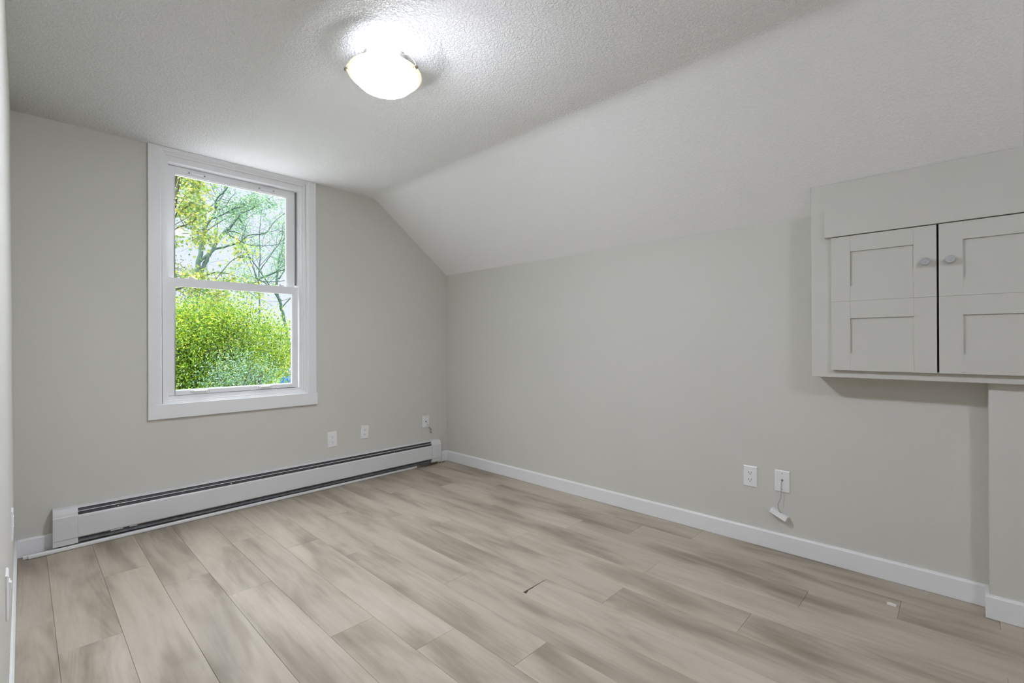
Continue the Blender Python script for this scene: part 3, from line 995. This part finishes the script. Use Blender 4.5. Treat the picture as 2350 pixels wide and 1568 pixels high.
# near branches with yellowing leaves, left and centre
YN = 7.2
limbs = [([Vector((at(350, 800, YN).x, YN, GZ))] + px_path([(352, 800), (362, 640), (385, 545), (400, 470), (415, 380)], YN), 0.09, 0.02),
         (px_path([(358, 640), (395, 535), (430, 515), (465, 495), (490, 480)], YN, 0.1), 0.022, 0.006),
         (px_path([(362, 620), (400, 545), (440, 535), (478, 522)], YN, -0.08), 0.018, 0.005),
         (px_path([(356, 700), (400, 650), (450, 640), (505, 625), (560, 640)], YN, 0.1), 0.03, 0.006),
         (px_path([(358, 690), (420, 660), (480, 655), (530, 600), (560, 590)], YN, -0.1), 0.02, 0.005),
         (px_path([(380, 560), (405, 490), (430, 440), (470, 405)], YN, 0.1), 0.02, 0.005),
         (px_path([(385, 540), (395, 450), (410, 410), (440, 385)], YN, 0.05), 0.02, 0.005)]
tree('yellow_maple', 'slender maple with yellowing leaves close outside the left of the window', 'tree', limbs, M['bark_dark'], M['leaf_yellow'], 5, 4200, 0.062, 0.11, 2, 5, 0.36, True)

# twiggy trees behind on the right
YR = 19.5
limbs = [([Vector((at(600, 800, YR).x, YR, GZ))] + px_path([(598, 800), (594, 640), (597, 590), (596, 540), (600, 470)], YR), 0.04, 0.012),
         (px_path([(594, 640), (632, 625), (655, 617), (690, 590)], YR, 0.1), 0.05, 0.015),
         (px_path([(594, 650), (575, 600), (560, 560), (548, 530)], YR, 0.1), 0.03, 0.008),
         (px_path([(597, 620), (625, 580), (645, 550), (650, 510)], YR, -0.1), 0.03, 0.008)]
tree('twiggy_tree', 'thin twiggy tree with bare stems behind the right of the window', 'tree', limbs, M['bark_hazed'], M['leaf_pale'], 23, 5200, 0.075, 0.2, 3, 5, 0.5)
limbs = [([Vector((at(665, 800, YR + 6.0).x, YR + 6.0, GZ))] + px_path([(662, 800), (650, 720), (636, 670), (640, 600), (655, 540), (660, 480)], YR + 6.0), 0.11, 0.03),
         (px_path([(645, 690), (615, 655), (590, 640), (560, 630)], YR + 6.0, 0.1), 0.05, 0.012),
         (px_path([(640, 640), (660, 610), (690, 570)], YR + 6.0, 0.1), 0.05, 0.012)]
tree('leaning_tree', 'leaning tree with a thicker trunk at the right edge of the window view', 'tree', limbs, M['bark_hazed'], M['leaf_pale'], 31, 4200, 0.085, 0.2, 3, 4, 0.45)

def bush(name, label, blobs, leafm, barkm, seed, n, lsize, clus, narrow=0.5, lobed=False, gate=0.0):
    rg = random.Random(seed)
    c0 = blobs[0][0]
    root = empty(name, (c0[0], c0[1], GZ))
    bm = bmesh.new()
    bl = bmesh.new()
    tot = sum(b_[1][0] * b_[1][1] * b_[1][2] for b_ in blobs)
    for (cx_, cy_, cz_), (rx, ry, rz) in blobs:
        share = rx * ry * rz / tot
        ncl = max(4, int(n * share / clus))
        for k in range(ncl):
            while True:
                q = Vector((rg.uniform(-1, 1), rg.uniform(-1, 1), rg.uniform(-1, 1)))
                if 0.25 < q.length < 1: break
            p = Vector((cx_ + q.x * rx, cy_ + q.y * ry, cz_ + q.z * rz))
            if noise.noise(p * 1.1 + Vector((seed, 0, 0))) < gate - 0.25: continue
            if k % 9 == 0:
                b0 = Vector((cx_ + q.x * rx * 0.25, cy_ + q.y * ry * 0.25, max(GZ, cz_ - rz * 0.9)))
                mid = (b0 + p) / 2 + Vector((q.x * rx * 0.2, q.y * ry * 0.2, 0.1))
                tube(bm, spline([b0, mid, p], 4), [0.011, 0.010, 0.009, 0.008, 0.007, 0.006, 0.005, 0.004, 0.003], 4, caps=False)
            sp_ = rg.uniform(0.14, 0.24)
            for j in range(clus):
                lp_ = p + Vector((rg.gauss(0, 1), rg.gauss(0, 1), rg.gauss(0, .7))) * sp_
                if lobed: leaf3(bl, lp_, lsize * rg.uniform(0.6, 1.3), rg)
                else: leaf(bl, lp_, lsize * rg.uniform(0.6, 1.3), rg, 0.5, narrow)
    obj('stems', bm, barkm, root)
    obj('foliage', bl, leafm, root)
    return tag(root, label, 'bush')

def blob(px, py, Y, rx, ry, rz):
    p = at(px, py, Y)
    return ((p.x, p.y, p.z), (rx, ry, rz))
bush('lime_bush', 'large bright lime green bush filling the lower window pane',
     [blob(470, 770, 9.5, 1.0, 0.8, 1.05), blob(545, 752, 9.8, 0.9, 0.8, 0.95), blob(420, 800, 9.2, 0.8, 0.8, 1.3), blob(610, 800, 10.2, 0.8, 0.7, 0.8), blob(500, 850, 9.6, 1.3, 0.7, 1.0), blob(360, 770, 9.4, 0.8, 0.8, 1.1), blob(500, 960, 9.7, 1.6, 0.8, 1.4)],
     M['leaf_lime'], M['bark_dark'], 3, 90000, 0.066, 60, 0.42)
bush('yellow_bush', 'yellow-leaved bush at the right of the lower window pane',
     [blob(640, 800, 12.9, 0.8, 0.7, 0.75), blob(668, 840, 12.9, 0.45, 0.5, 0.7), blob(620, 860, 12.9, 0.8, 0.6, 0.7)],
     M['leaf_yellow'], M['bark_dark'], 8, 2600, 0.075, 20, 0.5, True)
bush('blue_green_shrub', 'low blue-green shrub in front of the lime bush at the window bottom',
     [blob(540, 862, 5.6, 0.50, 0.32, 0.36), blob(590, 852, 5.7, 0.36, 0.3, 0.32), blob(500, 892, 5.5, 0.42, 0.3, 0.36), blob(560, 940, 5.6, 0.8, 0.35, 0.5)],
     M['leaf_blue'], M['bark_dark'], 13, 5600, 0.046, 22, 0.34)
bush('olive_bush', 'dull olive tree crown behind the lime bush at the left of the view',
     [blob(410, 690, 21.5, 1.1, 1.0, 1.1), blob(450, 650, 22.5, 0.9, 1.0, 0.8), blob(395, 620, 22.0, 0.7, 0.8, 0.7), blob(400, 800, 21.5, 1.2, 1.0, 1.4)],
     M['leaf_dark'], M['bark_dark'], 17, 5200, 0.10, 26, 0.5)
bush('distant_hedge', 'hazy green hedge in the distance behind the other bushes',
     [blob(440, 800, 38, 2.2, 1.5, 1.7), blob(540, 810, 39, 2.4, 1.5, 1.7), blob(640, 815, 38, 2.4, 1.5, 1.5), blob(740, 800, 38, 2.4, 1.5, 2.0), blob(340, 790, 38, 2.4, 1.5, 2.0)],
     M['leaf_blue'], M['bark_dark'], 19, 9000, 0.17, 30, 0.5)

# added unseen slab outside, bounces daylight up through the window to the ceiling
bm = bmesh.new()
prism(bm, [(0.14, 0.46), (4.6, 0.10), (4.6, -0.02), (0.14, 0.34)], 0, -6.0, 3.5)
o = obj('bounce_roof', bm, M['bounce_pale'])
struct(o)

# fence and blue cover far right
fp0, fp1 = at(600, 880, 17), at(760, 872, 17)
fn = empty('rail_fence', (fp0.x, fp0.y, GZ))
for z_ in (0.55, 1.05, 1.5):
    bm = bmesh.new()
    box(bm, fp0.x - 1, fp1.x, 17.0, 17.05, at(650, 887, 17).z - 1.1 + z_, at(650, 887, 17).z - 1.0 + z_)
    obj('rail', bm, M['fence'], fn)
for k in range(4):
    bm = bmesh.new()
    x_ = fp0.x - 1 + (fp1.x - fp0.x + 1) * k / 3
    box(bm, x_ - 0.06, x_ + 0.06, 17.05, 17.16, GZ, at(650, 887, 17).z + 0.6)
    obj('post', bm, M['fence'], fn)
tag(fn, 'dark wooden rail fence beyond the bushes at the lower right of the view', 'fence')
bt = at(663, 858, 18.5)
bm = bmesh.new()
lathe(bm, [(0.0, 0.62), (0.25, 0.55), (0.42, 0.36), (0.48, 0.1), (0.5, -0.3), (0.5, bt.z * -1 + GZ)], Matrix.Translation((bt.x + 0.12, bt.y, bt.z - 0.35)), 20)
o = obj('covered_barrel', bm, M['blue'])
tag(o, 'round blue covered barrel behind the fence at the lower right of the view', 'barrel')
